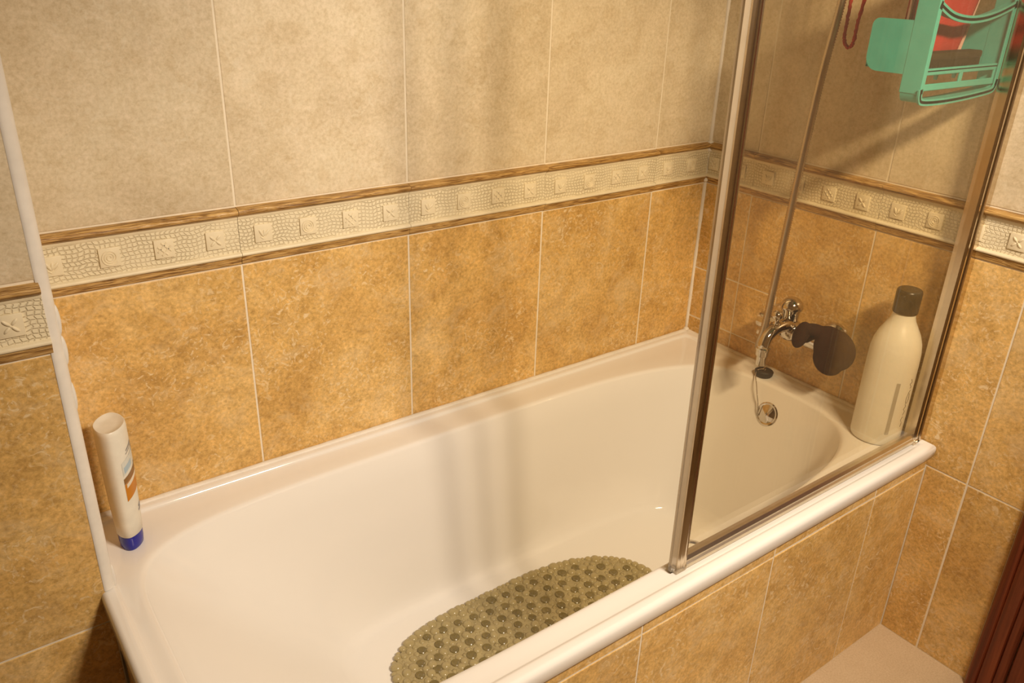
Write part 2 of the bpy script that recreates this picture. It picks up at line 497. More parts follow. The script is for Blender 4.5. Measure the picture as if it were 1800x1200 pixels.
# ---- white beads and sealant ---------------------------------------------
bm = B()
cx, cy, rr = -1.5180, -.1962, .0148
pr_ = [(cx + rr * cos(rad(a)), cy + rr * sin(rad(a))) for a in range(-95, 6, 10)]
add_prism(bm, [(cx - .0035, cy + .001), (cx - .0030, -.2101)] + pr_ + [(cx - .0, cy + .001)], .506, TOP)
for zc, sx in ((.950, .0042), (.905, .0048), (.835, .0035), (.520, .0045)): add_ell(bm, (-1.5040, -.197, zc), (sx, .006, .022))
tag(link('trim_1', mesh_of(bm, 'trim_1', True, 40), M_WHITE), 'white rounded plastic bead along the pier edge', 'trim', kind='structure')

def wob(a, b, n, r, amp, seed):
    rnd = random.Random(seed); a = Vector(a); b = Vector(b); pts = []; rs = []
    for k in range(n + 1):
        t = k / n; pts.append(a.lerp(b, t)); rs.append(r * (1 + rnd.uniform(-amp, amp)))
    return pts, rs
bm = B()
p, r_ = wob((-.0005, -.0005, .497), (-.0005, -.0005, TOP), 60, .0052, .16, 3); add_tube(bm, p, r_, 8)
for zc, s in ((BT - .004, .0085), (BB + .008, .0068), (BT - .018, .008), (.505, .009)):
    add_ell(bm, (-.004, -.004, zc), (s, s, s * .9))
tag(link('trim_2', mesh_of(bm, 'trim_2', True), M_SEAL), 'white sealant line up the inner corner of the walls', 'trim', kind='structure')
bm = B()
p, r_ = wob((-1.503, -.005, .5020), (-.004, -.005, .5020), 90, .0070, .06, 5); add_tube(bm, p, r_, 8)
p, r_ = wob((-.004, -.004, .5020), (-.004, -.648, .5020), 50, .0066, .08, 6); add_tube(bm, p, r_, 8)
tag(link('trim_3', mesh_of(bm, 'trim_3', True), M_SEAL), 'white sealant bead where the tub rim meets the tiles', 'trim', kind='structure')

# ---- tiled tub panels ----------------------------------------------------
pf = slab('wall_tub_front', 'ochre tiled front panel below the tub rim', -1.513, .0, -.6980, -.66, 0, .4715, M_GROUT)
ep = [-.0] + JP + [-1.5125]
for i in range(5):
    put_tile(pf, 'y', -.699, ep[i + 1], ep[i], .0, .4392, M_LO)
    put_tile(pf, 'y', -.699, ep[i + 1], ep[i], .4392, .472, M_LO)
pe = slab('wall_tub_end', 'shaded ochre tiled panel below the left end of the tub', -1.5125, -1.47, -.699, -.2096, 0, .4715, M_GROUT)
for (a, b) in ((.2105, .50), (.50, .699)):
    put_tile(pe, 'x', -1.514, a, b, 0, .4392, M_LO); put_tile(pe, 'x', -1.514, a, b, .4392, .470, M_LO)

# ---- floor, ceiling and the walls behind the camera ------------------------
bm = B(); add_box(bm, -2.7, .12, -2.2, .12, -.1, 0)
tag(link('floor', mesh_of(bm, 'floor'), M_FLOOR), 'rough pale beige floor in front of the tub panel', 'floor', kind='structure')
M_CEIL = plain('ceiling_paint', (.86, .83, .77), .8, 0, .2)
M_WALL2 = plain('plain_tile_beige', (.70, .60, .44), .45, 0, .35)
slab('ceiling', 'white ceiling above the bathroom', -2.7, .12, -2.2, .12, TOP, TOP + .1, M_CEIL, 'ceiling')
slab('wall_front', 'beige wall behind the camera', -2.5, .12, -1.95, -1.85, 0, TOP, M_WALL2)
slab('wall_left', 'beige wall at the far left of the room', -2.6, -2.5, -1.95, .12, 0, TOP, M_WALL2)

# ---- door and casing on the end wall ----------------------------------------
door = empty('door_1', (0, -.905, 0)); tag(door, 'dark red-brown timber door and casing beside the end wall', 'door', kind='structure')
def casing_prof(flip=1):
    return [(0, 0), (0, .012), (.004, .017), (.012, .019), (.018, .016), (.020, .0125), (.023, .016), (.032, .0185), (.046, .0185), (.049, .014), (.052, .0185), (.062, .017), (.066, .012), (.068, 0)]
bm = B()
a = [(-n, -u, 0) for u, n in casing_prof()]; b = [(-n, -u, 2.05) for u, n in casing_prof()]
loft(bm, [a, b], True, True)
link('casing', mesh_of(bm, 'casing', True, 25), M_TIMBER, door)
bm = B(); add_box(bm, -.019, 0, -.90, -.83, 0, 2.05, .003, 2); link('casing', mesh_of(bm, 'casing'), M_TIMBER, door)
bm = B(); add_box(bm, -.019, 0, -.90, 0, 2.05, 2.12, .003, 2); link('casing', mesh_of(bm, 'casing'), M_TIMBER, door)
bm = B(); add_box(bm, -.009, .0, -.828, -.070, .006, 2.045, .002, 1)
for (z0, z1) in ((.12, .85), (1.0, 1.9)):
    add_box(bm, -.015, -.008, -.72, -.18, z0, z1, .005, 2)
link('door_leaf', mesh_of(bm, 'door_leaf'), M_TIMBER, door)
for hz in (.36, 1.75):
    bm = B()
    for k in range(5):
        add_lathe(bm, [(.003, 0), (.0055, .001), (.0055, .0105), (.003, .0115)], 14, Matrix.Translation((-.020, -.052, hz - .030 + k * .0125)))
    add_ell(bm, (-.020, -.052, hz + .034), (.005, .005, .006)); add_ell(bm, (-.020, -.052, hz - .032), (.005, .005, .006))
    link('hinge', mesh_of(bm, 'hinge', True, 40), M_BLACK, door)
bm = B(); add_lathe(bm, [(.022, 0), (.022, .006), (.010, .009), (.009, .04)], 20, Matrix.Translation((-.009, -.77, 1.0)) @ Matrix.Rotation(-pi / 2, 4, 'Y'))
add_tube(bm, [(-.048, -.77, 1.0), (-.052, -.74, 1.0), (-.05, -.66, 1.0)], .008)
link('door_handle', mesh_of(bm, 'door_handle', True, 40), M_CHROME, door)

# ================================================================== bath tub
NL = 192
def sloop(cx, cy, a, b, nl, nr, z, a2=None):
    out = []
    for i in range(NL):
        ph = 2 * pi * i / NL
        c, s = cos(ph), sin(ph); n = nr if c > 0 else nl
        k = (abs(c) ** n + abs(s) ** n) ** (-1 / n)
        aa = a if c <= 0 or a2 is None else a2
        out.append((cx + aa * c * k, cy + b * s * k, z))
    return out
X0, X1, Y0, Y1 = -1.527, -.0015, -.712, -.0015
def orect(ins, z, n=34): return sloop((X0 + X1) / 2, (Y0 + Y1) / 2, (X1 - X0) / 2 - ins, (Y1 - Y0) / 2 - ins, n, n, z)
loops = [orect(.0125, .4765, 400), orect(.002, .4755, 400), orect(0, .4775, 400), orect(0, .4935, 400)]
for a in range(15, 91, 15): loops.append(orect(.009 * (1 - cos(rad(a))), .4935 + .011 * sin(rad(a)), 400))
loops += [orect(.018, .5043, 300), orect(.0215, .5034, 200), orect(.0235, .5010, 200), orect(.0250, .4988, 150), orect(.028, .498, 90)]
cxl, cyl, al, bl = -.767, -.367, .712, .285
def bl_loop(ins, z): return sloop(cxl, cyl, al - ins, bl - ins, 5.4, 3.7, z)
loops.append([tuple(Vector(p).lerp(Vector(q), .55)) for p, q in zip(orect(.03, .498, 30), bl_loop(-.004, .497))])
loops.append(bl_loop(-.006, .4972)); loops.append(bl_loop(-.001, .4969))
rl = .011
for a in range(12, 79, 11): loops.append(bl_loop(rl * sin(rad(a)), .4968 - rl * (1 - cos(rad(a)))))
ZB = .115
def wall(t, z, ex=0):
    f = lambda p, q: p + (q - p) * t
    return sloop(f(cxl, -.665), cyl, f(al - .0155, .470) - ex, f(bl - .0155, .226) - ex, f(5.4, 6.5), f(3.7, 4.6), z)
z_top, z_bot = .483, .138
for k in range(1, 15):
    t = k / 14; loops.append(wall(t * .93, z_top + (z_bot - z_top) * t))
for a in range(12, 91, 13):
    s = sin(rad(a)); c = 1 - cos(rad(a))
    loops.append(wall(.93 + .07 * s, z_bot - (z_bot - ZB) * s, .016 * c))
loops.append(wall(1, ZB, .034)); loops.append(wall(1, ZB - .0005, .09)); loops.append(wall(1, ZB - .001, .17))
bm = B(); loft(bm, loops, False, True)
tub_me = mesh_of(bm, 'bathtub', True, 60)
tub = empty('bathtub', (-.767, -.367, .115)); tag(tub, 'long white enamelled bathtub built in against the tiled walls', 'bathtub')
tub_shell = link('tub_shell', tub_me, M_TUB, None)
tub_shell.parent = tub; tub_shell.location = (.767, .367, -.115)
# overflow
TL = Vector((.767, .367, -.115))
ov_c = Vector((-.083, -.352, .432))
tilt = Matrix.Translation(ov_c + TL) @ Matrix.Rotation(-pi / 2 + rad(20), 4, 'Y')
bm = B(); add_lathe(bm, [(.0288, -.004), (.0300, .002), (.0290, .005), (.0260, .0068), (.0225, .0058), (.012, .0098), (.0, .0112)], 36, tilt, True, False)
ovf = link('overflow_cover', mesh_of(bm, 'overflow_cover', True, 35), M_CHROME, tub)
bm = B(); add_lathe(bm, [(.0045, .0090), (.0045, .0122), (.0036, .0128), (.0001, .0128)], 16, tilt, False, False)
link('overflow_screw', mesh_of(bm, 'overflow_screw', True, 40), M_CHROME, ovf)
bm = B(); add_lathe(bm, [(.034, -.003), (.034, .002), (.030, .0035), (.025, .002), (.022, -.0005), (.0, -.001)], 32, Matrix.Translation(Vector((-.285, -.345, ZB)) + TL), True, False)
link('drain', mesh_of(bm, 'drain', True, 40), M_CHROME, tub)

# ================================================================== glass screen
scr = empty('bath_screen', (-.037, -.667, .4988)); tag(scr, 'clear glass bath screen in a metal frame along the tub edge', 'screen')
SX0, SX1, SH = -.708, .0, 1.40                     # local x from the hinge; the post is at SX0
LEAN = -.018                                       # the free edge leans a little
def lx(z, d=0): return SX0 + d + LEAN * z / 1.4
def post(prof, z0, z1):
    bm = B(); loft(bm, [[(lx(z0) + p[0], p[1], z0) for p in prof], [(lx(z1) + p[0], p[1], z1) for p in prof]], True, True); return bm
ribs = [(-.011, .009), (-.011, -.009), (-.0075, -.0115), (-.0065, -.0098), (-.0045, -.0118), (-.0020, -.0122), (-.0010, -.0102), (.0010, -.0122), (.0040, -.0118), (.0055, -.0098), (.0075, -.0112), (.011, -.009), (.011, .009), (.0055, .011), (-.0055, .011)]
link('post', mesh_of(post(ribs, .012, SH), 'post', True, 22), M_CHROME_R, scr)
link('seal_strip', mesh_of(post([(-.0185, -.003), (-.011, -.006), (-.011, .006), (-.0185, .003)], .004, SH), 'seal_strip'), M_CLEAR, scr)
bm = B(); z0, z1 = .022, SH - .008
vs = [(lx(z0), z0), (0.008, z0), (.008, z1), (lx(z1), z1)]
loft(bm, [[(x, -.003, z) for x, z in vs], [(x, .003, z) for x, z in vs]], True, True)
link('glass_pane', mesh_of(bm, 'glass_pane'), M_GLASS, scr)
rail = [(-.0105, .004), (-.0125, .007), (-.0125, .013), (-.0095, .0155), (-.0095, .019), (-.006, .025), (.006, .025), (.0095, .019), (.0105, .012), (.0105, .004)]
bm = B(); loft(bm, [[(SX0 + .008, y, z) for y, z in rail], [(.004, y, z) for y, z in rail]], True, True)
link('bottom_rail', mesh_of(bm, 'bottom_rail', True, 22), M_RAIL, scr)
bm = B(); loft(bm, [[(SX0 + .008, y, z) for y, z in ((-.0085, .0), (-.0085, .004), (.0085, .004), (.0085, .0))], [(.004, y, z) for y, z in ((-.0085, .0), (-.0085, .004), (.0085, .004), (.0085, .0))]], True, True)
link('wipe_seal', mesh_of(bm, 'wipe_seal'), M_CLEAR, scr)
bm = B(); loft(bm, [[(lx(SH), y, z + SH - .02) for y, z in rail], [(.004, y, z + SH - .02) for y, z in rail]], True, True)
link('top_rail', mesh_of(bm, 'top_rail', True, 22), M_CHROME_R, scr)
bm = B(); add_box(bm, SX0 - .012, SX0 + .012, -.011, .011, .0, .012, .002, 2); link('end_cap', mesh_of(bm, 'end_cap'), M_CLEAR, scr)
bm = B(); add_box(bm, SX0 - .0175, SX0 - .0115, -.004, .004, .001, .010, .001, 1); link('seal_plug', mesh_of(bm, 'seal_plug'), M_DARK, scr)
# hinge stile and wall channel
bm = B(); st = [(-.006, .011), (-.006, -.010), (-.003, -.0122), (-.001, -.0105), (.002, -.0125), (.006, -.0125), (.0075, -.0105), (.0095, -.0125), (.0125, -.0105), (.0125, .011)]
loft(bm, [[(x, y, .012) for x, y in st], [(x, y, SH) for x, y in st]], True, True)
link('hinge_stile', mesh_of(bm, 'hinge_stile', True, 22), M_CHROME_R, scr)
bm = B(); ch = [(.0145, .014), (.0145, -.0135), (.017, -.0150), (.0365, -.0150), (.0365, .014)]
loft(bm, [[(x, y, .006) for x, y in ch], [(x, y, SH) for x, y in ch]], True, True)
link('wall_channel', mesh_of(bm, 'wall_channel'), M_CHROME_R, scr)
bm = B(); add_box(bm, -.002, .014, -.0135, .010, -.0005, .0115, .002, 2)
add_tube(bm, [(.004, -.012, .007), (.004, -.0155, .007)], .0035, 12)
link('pivot_block', mesh_of(bm, 'pivot_block'), M_CHROME_R, scr)
bm = B(); add_box(bm, .0105, .019, -.0145, .010, .001, .009, .001, 1); link('pivot_gap', mesh_of(bm, 'pivot_gap'), M_DARK, scr)

# ================================================================== bath mat
def olive(name, c, rough):
    m = NT(name); co = m.coords()
    v = m.ramp(m.noise(co, 30, 3), [(.3, tuple(x * .82 for x in c)), (.7, tuple(x * 1.18 for x in c))])
    m.l(v, m.bsdf.inputs['Base Color'])
    m.set(Roughness=rough, Specular_IOR_Level=.5, Transmission_Weight=.25, IOR=1.4)
    return m.m
M_OLIVE = olive('olive_vinyl', (.50, .41, .21), .18)
M_OLIVE_D = olive('olive_vinyl_thick', (.25, .195, .08), .22)
mat_o = empty('bath_mat', (-.757, -.372, ZB + .001)); tag(mat_o, 'olive green pebbled vinyl bath mat with suction cups on the tub floor', 'bath mat')
MA, MBb = .327, .180
def mat_in(x, y, m=0):
    n = 3.5 if x < 0 else 2.5
    return (abs(x) / (MA - m)) ** n + (abs(y) / (MBb - m)) ** n < 1
def mat_edge(ph, m=0):
    c, s = cos(ph), sin(ph); n = 3.5 if c < 0 else 2.5
    k = (abs(c) ** n + abs(s) ** n) ** (-1 / n); return Vector(((MA - m) * c * k, (MBb - m) * s * k, 0))
bm = B(); ring = [mat_edge(2 * pi * i / 96, .008) for i in range(96)]
loft(bm, [[(p.x, p.y, .001) for p in ring], [(p.x, p.y, .0055) for p in ring]], True, True)
link('base_sheet', mesh_of(bm, 'base_sheet'), M_OLIVE, mat_o)
bm = B(); add_ell(bm, (0, 0, 0), (1, 1, .80), None, 14, 10)
bmesh.ops.delete(bm, geom=[v for v in bm.verts if v.co.z < -.3], context='VERTS')
peb = mesh_of(bm, 'pebble', True); peb.materials.append(M_OLIVE)
bm = B(); add_lathe(bm, [(.0105, 0), (.0105, .0018), (.0090, .0030), (.0064, .0024), (.0046, .0014), (.0030, .0016), (.0020, .0024), (.0001, .0027)], 16, None, True, False)
cup = mesh_of(bm, 'suction_cup', True, 50); cup.materials.append(M_OLIVE_D)
bm = B(); add_lathe(bm, [(.0140, 0), (.0138, .0020), (.0118, .0036), (.0098, .0032), (.0098, 0)], 16, None, False, False)
collar = mesh_of(bm, 'cup_collar', True, 60); collar.materials.append(M_OLIVE)
cups = []
pitch = .0375
for j in range(-7, 8):
    for i in range(-12, 13):
        x = i * pitch + (pitch / 2 if j % 2 else 0) + .004 * sin(j * 1.7); y = j * pitch * .80 + .003 * sin(i * 1.3)
        ca, sa = cos(rad(-6)), sin(rad(-6)); x, y = x * ca - y * sa, x * sa + y * ca
        if mat_in(x, y, .026): cups.append((x, y))
for (x, y) in cups:
    o = link('suction_cup', cup, None, mat_o, (x, y, .0050)); o.scale = (random.uniform(.82, 1.05),) * 2 + (1,)
ps = []
ph = 0; 
prev_p = mat_edge(0)
while ph < 2 * pi - .012:
    r = random.choice((.0050, .0065, .0085, .0105, .0120, .0120))
    p = mat_edge(ph, r * .72); ps.append((p.x, p.y, r, 1))
    d = (r + .0068) * .92; q = mat_edge(ph)
    while (mat_edge(ph) - q).length < d: ph += .002
rnd = random.Random(11)
inner = []
for rr_, tries in ((.0098, 1500), (.0080, 1500), (.0062, 2600), (.0046, 5200), (.0036, 5000)):
    for _ in range(tries):
        x = rnd.uniform(-MA, MA); y = rnd.uniform(-MBb, MBb)
        if not mat_in(x, y, .016): continue
        if any((x - a) ** 2 + (y - b) ** 2 < (rr_ * .72 + .0088) ** 2 for a, b in cups): continue
        if any((x - a) ** 2 + (y - b) ** 2 < ((rr_ + c) * .82) ** 2 for a, b, c, _k in ps + inner): continue
        inner.append((x, y, rr_ * rnd.uniform(.9, 1.08), 0))
ring_n = len(ps)
inner.sort(key=lambda t: -(t[2] * 60 + t[1] * 2.0))          # the largest and best seen first
singles = ps + inner[:max(0, 300 - ring_n)]; rest = inner[max(0, 300 - ring_n):]
for x, y, r, k in singles:
    o = link('pebble', peb, None, mat_o, (x, y, .0035 + (.0005 if not k else 0))); o.scale = (r * rnd.uniform(.92, 1.12), r * rnd.uniform(.92, 1.12), r * rnd.uniform(.85, 1.0)); o.rotation_euler.z = rnd.uniform(0, 3)
bm = B()
for x, y, r, k in rest:
    mt = Matrix.Translation((x, y, .0040)) @ Matrix.Diagonal((r, r, r * .62, 1))
    bmesh.ops.create_icosphere(bm, subdivisions=1, radius=1, matrix=mt)
if rest:
    o = link('small_pebbles', mesh_of(bm, 'small_pebbles', True), M_OLIVE, mat_o); o['kind'] = 'stuff'

# ================================================================== tap
tap = empty('bath_tap', (0, -.355, .645)); tag(tap, 'chrome bath and shower mixer tap on the end wall', 'tap')
def tp(x, y, z): return Vector((x, y + .355, z - .645))
def along(c, axis):
    m = Matrix.Translation(c)
    return m @ {'x': Matrix.Rotation(-pi / 2, 4, 'Y'), 'y': Matrix.Rotation(pi / 2, 4, 'X'), '-y': Matrix.Rotation(-pi / 2, 4, 'X'), 'z': Matrix.Identity(4)}[axis]
bm = B()
add_lathe(bm, [(.012, -.015), (.019, -.012), (.021, -.002), (.021, .15), (.019, .158), (.012, .162)], 28, along(tp(-.062, -.285, .648), 'y'))
add_ell(bm, tp(-.062, -.356, .650), (.027, .030, .026))
tap_body = link('body', mesh_of(bm, 'body', True, 40), M_CHROME, tap)
for yy in (-.292, -.432):
    bm = B(); add_lathe(bm, [(.033, 0), (.033, .003), (.026, .012), (.016, .016), (.016, .05)], 28, along(tp(0, yy, .648), 'x'))
    link('wall_union', mesh_of(bm, 'wall_union', True, 40), M_CHROME, tap)
bm = B()
dome = [(.016, -.042), (.019, -.036), (.020, -.012), (.022, -.008), (.0245, -.002)] + [(.0255 * cos(rad(a)), .0255 * sin(rad(a))) for a in range(0, 90, 10)] + [(.0005, .0255)]
add_lathe(bm, dome, 30, Matrix.Translation(tp(-.064, -.350, .704)), True, True)
link('control_knob', mesh_of(bm, 'control_knob', True, 40), M_CHROME, tap)
bm = B()
sp = smooth_path([tp(-.060, -.357, .655), tp(-.085, -.357, .668), tp(-.112, -.356, .667), (tp(-.138, -.355, .657)), tp(-.151, -.355, .640), tp(-.153, -.355, .622)], 6)
add_tube(bm, sp, [.017 - .0035 * min(1, k / 14) for k in range(len(sp))], 20)
link('spout', mesh_of(bm, 'spout', True, 50), M_CHROME, tap)
bm = B(); add_lathe(bm, [(.011, -.036), (.0115, -.030), (.0115, -.014), (.0145, -.012), (.0150, 0), (.0160, .001), (.0160, .006), (.0135, .008)], 24, Matrix.Translation(tp(-.153, -.355, .621)))
link('aerator', mesh_of(bm, 'aerator', True, 35), M_CHROME, tap)
bm = B(); add_lathe(bm, [(.0075, -.026), (.008, -.022), (.0055, -.014), (.006, -.010), (.0108, -.006), (.0122, 0), (.0108, .006), (.006, .0105), (.0005, .012)], 22, Matrix.Translation(tp(-.116, -.352, .697)))
link('diverter_knob', mesh_of(bm, 'diverter_knob', True, 50), M_CHROME, tap)
bm = B(); add_lathe(bm, [(.010, 0), (.015, .003), (.017, .010), (.017, .022), (.014, .028), (.008, .030)], 8, along(tp(-.062, -.446, .646), 'y'))
link('handle', mesh_of(bm, 'handle', True, 30), M_CHROME, tap)
bm = B(); add_lathe(bm, [(.0165, .0), (.0165, .012), (.0115, .016)], 8, Matrix.Translation(tp(-.064, -.288, .615)))
add_tube(bm, [tp(-.064, -.288, .632), tp(-.064, -.288, .648)], .0115, 16)
link('hose_nut', mesh_of(bm, 'hose_nut', True, 35), M_CHROME, tap)

# shower hose
path = smooth_path([(-.065, -.2885, .6125), (-.070, -.2900, .597), (-.086, -.296, .592), (-.0965, -.304, .612), (-.0965, -.311, .66), (-.0965, -.3165, .76), (-.0965, -.322, .87), (-.0965, -.3288, 1.012), (-.098, -.341, 1.20), (-.1, -.3575, 1.352), (-.100, -.368, 1.50), (-.075, -.376, 1.62)], 40)
# even steps for the ribs
L = [0]
for a, b in zip(path, path[1:]): L.append(L[-1] + (b - a).length)
step = .0026; pts = []; k = 0; d = 0
while d < L[-1]:
    while L[k + 1] < d: k += 1
    pts.append(path[k].lerp(path[k + 1], (d - L[k]) / max(1e-9, L[k + 1] - L[k]))); d += step
bm = B(); add_tube(bm, pts, [.0089 if i % 2 else .0069 for i in range(len(pts))], 12)
tag(link('shower_hose', mesh_of(bm, 'shower_hose', True), M_HOSE), 'ribbed metal shower hose running up the end wall from the tap', 'hose')
# hand shower bracket (above the frame)
br = empty('shower_bracket', (0, -.376, 1.64)); tag(br, 'chrome wall bracket holding the top of the shower hose', 'bracket')
bm = B(); add_lathe(bm, [(.024, 0), (.024, .006), (.013, .010), (.012, .05)], 24, Matrix.Rotation(-pi / 2, 4, 'Y')); link('wall_plate', mesh_of(bm, 'wall_plate', True, 40), M_CHROME, br)
bm = B(); add_lathe(bm, [(.013, -.03), (.016, -.02), (.018, .025), (.014, .03)], 24, Matrix.Translation((-.068, 0, -.005))); link('cradle', mesh_of(bm, 'cradle', True, 40), M_CHROME, br)
bm = B(); add_tube(bm, smooth_path([(-.02, -.022, .0), (-.05, -.026, -.002), (-.085, -.028, -.01), (-.095, -.028, .006)], 5), .003, 8)
link('side_hook', mesh_of(bm, 'side_hook', True), M_CHROME, br)

# red cord loop hanging from the bracket hook
rnd = random.Random(4)
base = [(-.086, -.404, 1.624), (-.086, -.392, 1.56), (-.084, -.372, 1.44), (-.084, -.367, 1.36), (-.084, -.3665, 1.31), (-.084, -.3675, 1.283), (-.083, -.3735, 1.270), (-.082, -.3805, 1.268), (-.081, -.3865, 1.278), (-.081, -.3875, 1.31), (-.081, -.393, 1.36), (-.082, -.402, 1.44), (-.085, -.408, 1.56), (-.087, -.405, 1.624)]
pts = smooth_path(base, 12)
bm = B(); add_tube(bm, [p + Vector((rnd.uniform(-1, 1), rnd.uniform(-1, 1), rnd.uniform(-1, 1))) * .0006 for p in pts], [.0034 + rnd.uniform(-.0007, .0007) for _ in pts], 8)
M_RED = plain('red_cord', (.52, .035, .025), .8, 0, .2, (400, .6, .001))
tag(link('cord_loop', mesh_of(bm, 'cord_loop', True), M_RED), 'thin red cord loop hanging beside the shower hose', 'cord')

# dark cloth pad hung on the tap
bm = B()
def ry(v): return Matrix.Rotation(v, 4, 'X')
add_ell(bm, (-.083, -.484, .655), (.023, .051, .048), ry(rad(-18)))
add_ell(bm, (-.081, -.474, .627), (.021, .038, .036), ry(rad(20)))
add_ell(bm, (-.095, -.4055, .664), (.014, .0185, .036), ry(rad(16)))
add_ell(bm, (-.084, -.429, .683), (.018, .030, .013), ry(rad(-8)))
add_ell(bm, (-.076, -.464, .676), (.024, .034, .024))
pm = mesh_of(bm, 'cloth_pad')
M_PAD = plain('dark_cloth', (.040, .020, .014), .95, 0, .1, (500, .5, .001))
pad = link('cloth_pad', pm, M_PAD)
md = pad.modifiers.new('remesh', 'REMESH'); md.mode = 'VOXEL'; md.voxel_size = .0028; md.use_smooth_shade = True
ms = pad.modifiers.new('smooth', 'SMOOTH'); ms.iterations = 8; ms.factor = .5
tag(pad, 'dark brown two-lobed cloth pad hung over the tap', 'cloth')

# plug and chain
pl = empty('bath_plug', (-.040, -.292, .4985)); tag(pl, 'black rubber bath plug resting on the tub rim under the tap', 'plug')
bm = B(); add_lathe(bm, [(.019, 0), (.0215, .004), (.0225, .012), (.0195, .015), (.012, .013), (.0001, .0135)], 28, Matrix.Rotation(rad(4), 4, 'Y'), True, False)
link('stopper', mesh_of(bm, 'stopper', True, 40), M_BLACK, pl)
bm = B(); add_tube(bm, [(.005 * cos(a), 0, .0165 + .005 * sin(a)) for a in [2 * pi * k / 14 for k in range(15)]], .0012, 6)
link('plug_ring', mesh_of(bm, 'plug_ring', True), M_CHROME, pl)
bm = B()
cp = smooth_path([(-.042, -.292, .517), (-.054, -.283, .512), (-.068, -.290, .5025), (-.082, -.306, .491), (-.0875, -.316, .470), (-.089, -.323, .452), (-.0935, -.329, .436), (-.094, -.333, .424)], 9)
for i, p in enumerate(cp): bmesh.ops.create_icosphere(bm, subdivisions=1, radius=.0017, matrix=Matrix.Translation(p))
add_tube(bm, cp, .0008, 5)
tag(link('plug_chain', mesh_of(bm, 'plug_chain', True), M_CHROME), 'thin ball chain from the overflow cover to the bath plug', 'chain')

# ================================================================== big bottle at the tap end
bt = empty('shampoo_bottle', (-.066, -.606, .4975)); tag(bt, 'large milky white plastic bottle with black cap in the tub corner', 'bottle')
def milky():
    m = NT('milky_plastic'); co = m.coords(rnd=False)
    c = m.ramp(m.noise(co, 9, 2), [(.3, (.80, .78, .69)), (.7, (.84, .82, .73))]); m.l(c, m.bsdf.inputs['Base Color'])
    return m.set(Roughness=.32, Specular_IOR_Level=.45, Subsurface_Weight=.15, Subsurface_Radius=(.02, .015, .01), Subsurface_Scale=.5)
M_MILK = milky()
prof = [(.044, 0), (.0485, .003), (.0500, .009), (.0500, .10), (.0498, .180), (.0490, .205), (.0462, .224), (.0400, .242), (.0315, .258), (.0250, .270), (.0222, .280), (.0212, .292)]
bm = B(); add_lathe(bm, prof, 48); link('bottle_body', mesh_of(bm, 'bottle_body', True, 50), M_MILK, bt)
bm = B(); add_lathe(bm, [(.0235, .287), (.0245, .289), (.0245, .331), (.0232, .3345), (.0215, .336), (.0001, .336)], 40, None, True, False)
add_box(bm, -.0262, -.0235, -.006, .006, .322, .328, .001, 1)
link('cap', mesh_of(bm, 'cap', True, 40), plain('black_cap', (.012, .010, .006), .3, 0, .4), bt)
def patch(a0, a1, z0, z1, r, n=8, nz=2):
    bm = B(); rows = []
    for j in range(nz + 1):
        z = z0 + (z1 - z0) * j / nz
        rows.append([(r * cos(rad(a0 + (a1 - a0) * k / n)), r * sin(rad(a0 + (a1 - a0) * k / n)), z) for k in range(n + 1)])
    loft(bm, rows, closed=False); return bm
ANG = -154.0                                  # direction towards the camera seen from the bottle
link('level_strip', mesh_of(patch(ANG + 21, ANG + 30, .030, .150, .0503), 'level_strip'), plain('grey_print', (.42, .395, .33), .5), bt)
bm = B()
def on(a, z): return (.0503 * cos(rad(a)), .0503 * sin(rad(a)), z)
strokes = [[(58, .158), (62, .150), (57, .146), (63, .140), (60, .136)], [(64, .132), (58, .122), (56, .108), (60, .101), (65, .110), (63, .124)], [(57, .100), (61, .094), (56, .088), (62, .082), (58, .074)], [(60, .070), (56, .062), (61, .056), (59, .046)]]
for st in strokes: add_tube(bm, smooth_path([on(ANG + a, z) for a, z in st], 5), .0005, 5)
link('script_print', mesh_of(bm, 'script_print'), plain('grey_script', (.16, .13, .10), .5), bt)

# ================================================================== lotion bottle at the left
lt = empty('lotion_bottle', (-1.4545, -.098, .4975), rad(-15)); tag(lt, 'white lotion bottle with orange label standing on its blue cap', 'bottle')
def lens(a, b, z, n=48, p=1.75):
    out = []
    for k in range(n):
        t = 2 * pi * k / n; c, s = cos(t), sin(t)
        q = (abs(c) ** p + abs(s) ** p) ** (-1 / p)
        out.append((b * c * q, a * s * q, z))        # local x is the short axis, y the long one
    return out
M_LOT = plain('lotion_white', (.78, .745, .66), .38, 0, .45)
bm = B()
sec = [(.0265, .0185, .0265), (.0285, .0200, .028), (.0300, .0212, .05), (.0325, .0226, .10), (.0345, .0236, .15), (.0362, .0240, .195), (.0366, .0240, .222), (.0360, .0234, .2275), (.0345, .0222, .2295), (.0325, .0206, .2292), (.0290, .0180, .2272), (.0150, .0095, .2262)]
loft(bm, [lens(a, b, z) for a, b, z in sec], True, True)
link('bottle_body', mesh_of(bm, 'bottle_body', True, 60), M_LOT, lt)
bm = B(); loft(bm, [lens(a, b, z) for a, b, z in ((.0245, .0165, 0), (.0262, .0180, .002), (.0272, .0190, .012), (.0276, .0194, .0268))], True, True)
link('cap', mesh_of(bm, 'cap', True, 50), plain('blue_cap', (.012, .014, .30), .25, 0, .5), lt)
